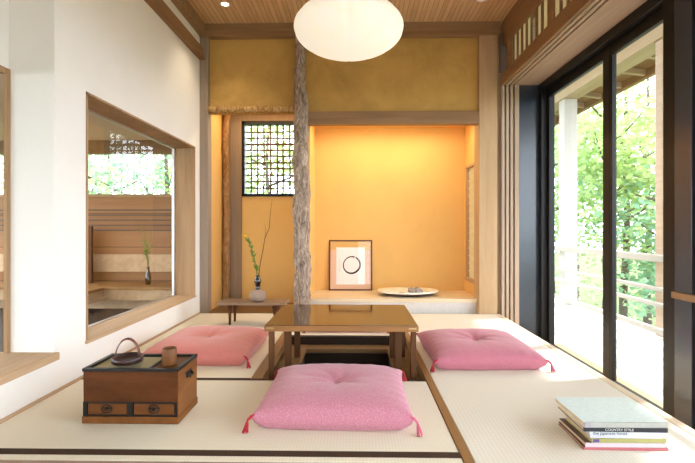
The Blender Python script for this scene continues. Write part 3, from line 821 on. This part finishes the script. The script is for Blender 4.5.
tag(MB().tube(bp, [.033*(1+(.16 if k % 4 == 2 else 0)) for k in range(21)], 14, jitter=.15, jscale=18).build('branch_beam', M['bamboo']), 'mottled horizontal branch spanning above the left recess', 'branch')

# ------------------------------------------------------------------ lights in the room
lc = Vector((-.04, 2.70, 2.022))
lt = thing('paper_lantern', 'large flattened white paper lantern hanging from the ceiling', 'lamp', tuple(lc))
RA, RBZ = .335, .156
sh = MB(); seg = 96; NR = 40
rings = []
for i in range(NR+1):
    ph = -math.pi/2*.965 + math.pi*.965*i/NR
    rr = RA*math.cos(ph); zz = RBZ*math.sin(ph)
    rings.append([sh.bm.verts.new(lc + Vector((rr*math.cos(a)*(1-.03*abs(math.cos(6*a))**24), rr*math.sin(a)*(1-.03*abs(math.cos(6*a))**24), zz))) for a in [2*math.pi*k/seg for k in range(seg)]])
for A, B in zip(rings, rings[1:]):
    for k in range(seg):
        q = sh.bm.faces.new((A[k], A[(k+1) % seg], B[(k+1) % seg], B[k])); q.smooth = True
sh.bm.faces.new(list(reversed(rings[0])))
sh.build('shade', M['lamp'], lt)
MB().tube([lc+Vector((0, 0, RBZ-.01)), (lc.x, lc.y, ZC-.02)], .004, 8).build('cord', M['iron'], lt)
MB().lathe([(0, ZC-.001), (.045, ZC-.001), (.045, ZC-.02), (.01, ZC-.03), (0, ZC-.03)], (lc.x, lc.y, 0), 24).build('ceiling_cap', M['art'], lt)
def lamp(name, typ, loc, energy, color, **kw):
    d = bpy.data.lights.new(name, typ); d.energy = energy; d.color = color
    for k, v in kw.items(): setattr(d, k, v)
    o = bpy.data.objects.new(name, d); COL.objects.link(o); o.location = loc; return o
for x, y, lb in ((-1.11, 3.73, 'small round lit ceiling spotlight left of the paper lantern'), (1.055, 3.68, 'small round ceiling spotlight right of the paper lantern')):
    s = thing('ceiling_spotlight', lb, 'light', (x, y, ZC), 'recessed ceiling spotlights')
    MB().lathe([(.028, -.001), (.042, -.001), (.043, -.006), (.030, -.006), (.028, -.001)], (x, y, ZC), 24).build('trim_ring', M['art'], s)
    MB().lathe([(0, -.002), (.028, -.002), (.02, -.004), (0, -.005)], (x, y, ZC), 20).build('bulb', M['spot'] if x < 0 else emit('dim_glow', (1, .9, .8), .8), s)
    if x < 0:
        lamp('spot_beam', 'SPOT', (x, y, ZC-.02), 20, (1, .84, .62), spot_size=R(95), spot_blend=.7, shadow_soft_size=.03)
# warm strip light hidden behind the alcove lintel, plus added fill in the left recess
sf = tag(MB().box(-.28, 1.02, 4.345, 4.385, 1.845, 1.879, .003).build('strip_light', emit('strip_glow', (1, .78, .45), 10)), 'warm strip light tucked behind the alcove lintel', 'light')
lamp('alcove_lamp', 'AREA', (.37, 4.40, 1.838), 8, (1, .78, .48), shape='RECTANGLE', size=1.3, size_y=.05)
lamp('recess_fill', 'AREA', (-.90, 4.36, 2.03), 5.5, (1, .78, .48), shape='RECTANGLE', size=.7, size_y=.05)  # added fill light, no fixture in this recess
l2 = lamp('adjacent_room_fill', 'AREA', (-2.8, 3.4, 1.77), 14, (1, .82, .6), shape='RECTANGLE', size=1.0, size_y=1.0)  # area light added to brighten the adjacent room, no lamp modelled

# ------------------------------------------------------------------ outside
struct('floor_deck', MB().box(1.80, 3.34, -3, 9, -.40, -.33), M['deck'])
dr = thing('deck_railing', 'pale wooden deck railing outside the glass doors', 'railing', (3.0, 5, -.30))
for z0, z1, w in ((.465, .535, .05), (.175, .215, .025), (.02, .06, .025), (-.245, -.19, .03)):
    MB().box(3.0-w, 3.0+w, -3, 9, z0, z1, .006).build('rail', M['rail'], dr)
for y in (-1.9, .2, 2.2, 8.2):
    MB().box(2.96, 3.04, y-.04, y+.04, -.30, .47, .006).build('post', M['rail'], dr)
for y, lb in ((4.50, 'slim pale veranda post outside seen at the right edge of the glass'), (6.60, 'white veranda post outside seen through the left glass door')):
    tag(MB().box(3.07, 3.26, y-.09, y+.09, -.299, 2.70, .01).build('veranda_post', M['dpost']) if y > 5 else MB().box(3.07, 3.19, y-.05, y+.06, -.299, 2.70, .008).build('veranda_post', M['lintel']), lb, 'post', 'posts holding up the veranda roof')
ev = thing('veranda_roof', 'brown boarded veranda eaves with a pale beam outside the doors', 'roof', (2.7, 4, 2.58))
MB().prism([(1.80, 3.10), (3.75, 2.82), (3.75, 2.87), (1.80, 3.16)], -3, 10).build('soffit', M['eave'], ev)
MB().box(3.04, 3.28, -3, 10, 2.70, 2.86, .006).build('beam', M['eavebeam'], ev)
MB().box(3.70, 3.77, -3, 10, 2.72, 2.84, .004).build('fascia', M['eave'], ev)
for k in range(26):
    y = -2.8 + .5*k
    MB().prism([(3.28, 2.81), (3.70, 2.75), (3.70, 2.825), (3.28, 2.885)], y-.03, y+.03).build('rafter', M['eavebeam'], ev)
struct('ground', MB().box(-40, 40, -30, 60, -2.6, -2.5), M['ground'])

def tree(x, y, h, r, crown_z, nleaf, lm, label, seed, tr=.09, leaf=.19):
    random.seed(seed)
    t = thing('leafy_tree', label, 'tree', (x, y, -2.5), 'trees around the house')
    local(t); 
    n = 12
    pts = [(.12*noise.noise(Vector((k*.3, seed, 0))), .12*noise.noise(Vector((k*.3, seed, 4))), h*k/n) for k in range(n+1)]
    mb = MB().tube(pts, [tr*(1-.75*k/n) for k in range(n+1)], 9, jitter=.15, jscale=3)
    br = []
    for k in range(9):
        z = crown_z - r*.8 + (h-crown_z+r*.8)*random.uniform(.05, .95)
        a = random.uniform(0, 6.28); L = r*random.uniform(.5, 1)
        i = min(n, max(0, int(z/h*n))); p = Vector(pts[i]); q = p + Vector((math.cos(a)*L, math.sin(a)*L, L*.45))
        mb.tube([p, p.lerp(q, .5)+Vector((0, 0, -.05*L)), q], [tr*.35, tr*.22, tr*.08], 6); br.append(q)
    mb.build('trunk', M['bark2'], t)
    lf = MB(); clumps = [Vector((random.gauss(0, r*.45), random.gauss(0, r*.45), crown_z + random.gauss(0, (h-crown_z)*.5))) for _ in range(16)] + br
    for k in range(int(nleaf*1.7)):
        c = random.choice(clumps); cr = r*.30
        p = c + Vector((random.gauss(0, cr), random.gauss(0, cr), random.gauss(0, cr*.6)))
        if p.z < .4: continue
        d = Vector((random.uniform(-1, 1), random.uniform(-1, 1), random.uniform(-.7, .4))).normalized()*leaf*random.uniform(.6, 1.2)
        s = d.cross(Vector((random.uniform(-1, 1), random.uniform(-1, 1), 1))).normalized()*leaf*.33
        lf.quad(p, p+d*.5+s, p+d, p+d*.5-s)
    lf.build('foliage', lm, t, recalc=False)
    return t
TREES = [
    (6.0, 10.6, 7.0, 1.5, 4.6, 1500, 'leaf', 'bright green tree just beyond the deck railing, seen through the second glass door', .10),
    (7.6, 12.5, 8.5, 1.9, 4.2, 1700, 'leaf3', 'pale leafy tree behind the bright green one beyond the railing', .12),
    (5.4, 12.2, 7.5, 1.6, 4.6, 1500, 'leaf3', 'pale green tree beyond the deck seen through the first glass door', .09),
    (9.2, 14.0, 8.0, 2.0, 4.8, 1700, 'leaf', 'broad green tree at the far right beyond the deck', .13),
    (7.0, 17.0, 9.5, 2.3, 5.0, 1800, 'leaf2', 'tall deep green tree standing farthest beyond the deck', .15),
    (9.4, 19.0, 10, 2.4, 5.5, 1800, 'leaf', 'tall light green tree far back on the right of the deck', .14),
    (7.2, 10.4, 5.2, 1.4, 2.4, 1400, 'leaf2', 'low deep green tree close below the deck railing', .09),
    (9.0, 11.6, 5.0, 1.6, 2.6, 1400, 'leaf', 'low bushy green tree below the railing at the right', .10),
    (-2.2, 11.0, 6.5, 1.7, 4.0, 1500, 'leaf', 'green tree glimpsed through the lattice window', .10),
    (-5.0, 11.5, 6.5, 1.9, 3.8, 1500, 'leaf2', 'deep green tree seen through the far room window on the right', .12),
    (-7.4, 12.0, 7.0, 2.0, 3.9, 1500, 'leaf3', 'pale green tree seen through the far room window in the middle', .12),
    (-9.6, 11.0, 7.0, 2.0, 3.9, 1500, 'leaf', 'bright green tree seen through the far room window on the left', .12),
    (-4.2, 15.0, 8.0, 2.2, 4.0, 1500, 'leaf3', 'pale tree far behind the lattice window', .13),
    (-9.0, 16.0, 8.0, 2.4, 4.0, 1500, 'leaf2', 'tall deep green tree far behind the other room', .13),
]
for i, (x, y, h, r, cz, nl, lm, lb, trr) in enumerate(TREES):
    tree(x, y, h, r, cz, nl, M[lm], lb, 30+i, trr)

# ------------------------------------------------------------------ sky and sun
w = bpy.data.worlds.new('sky'); SC.world = w; w.use_nodes = True
bg = w.node_tree.nodes['Background']; bg.inputs[0].default_value = (.82, .91, 1, 1); bg.inputs[1].default_value = 8.0
sun = lamp('sun', 'SUN', (6, 6, 8), 6, (1, .97, .92), angle=R(2))
dirv = Vector((-1.0, -.22, -1.0))
sun.rotation_euler = dirv.to_track_quat('-Z', 'Y').to_euler()

# ------------------------------------------------------------------ camera
cd = bpy.data.cameras.new('camera'); cam = bpy.data.objects.new('camera', cd); COL.objects.link(cam)
cam.location = (0, 0, .80); cam.rotation_euler = (R(90), 0, R(1.0))
cd.sensor_fit = 'HORIZONTAL'; cd.sensor_width = 36; cd.lens = 36*440/695
cd.shift_y = -3.5/695; cd.clip_start = .02
SC.camera = cam
SC.view_settings.view_transform = 'Standard'; SC.view_settings.look = 'None'
SC.view_settings.gamma = 1; SC.view_settings.use_curve_mapping = False
SC.view_settings.exposure = 0.10
SC.cycles.use_denoising = True
SC.cycles.max_bounces = 14; SC.cycles.diffuse_bounces = 7; SC.cycles.transparent_max_bounces = 24
SC.cycles.sample_clamp_indirect = 6
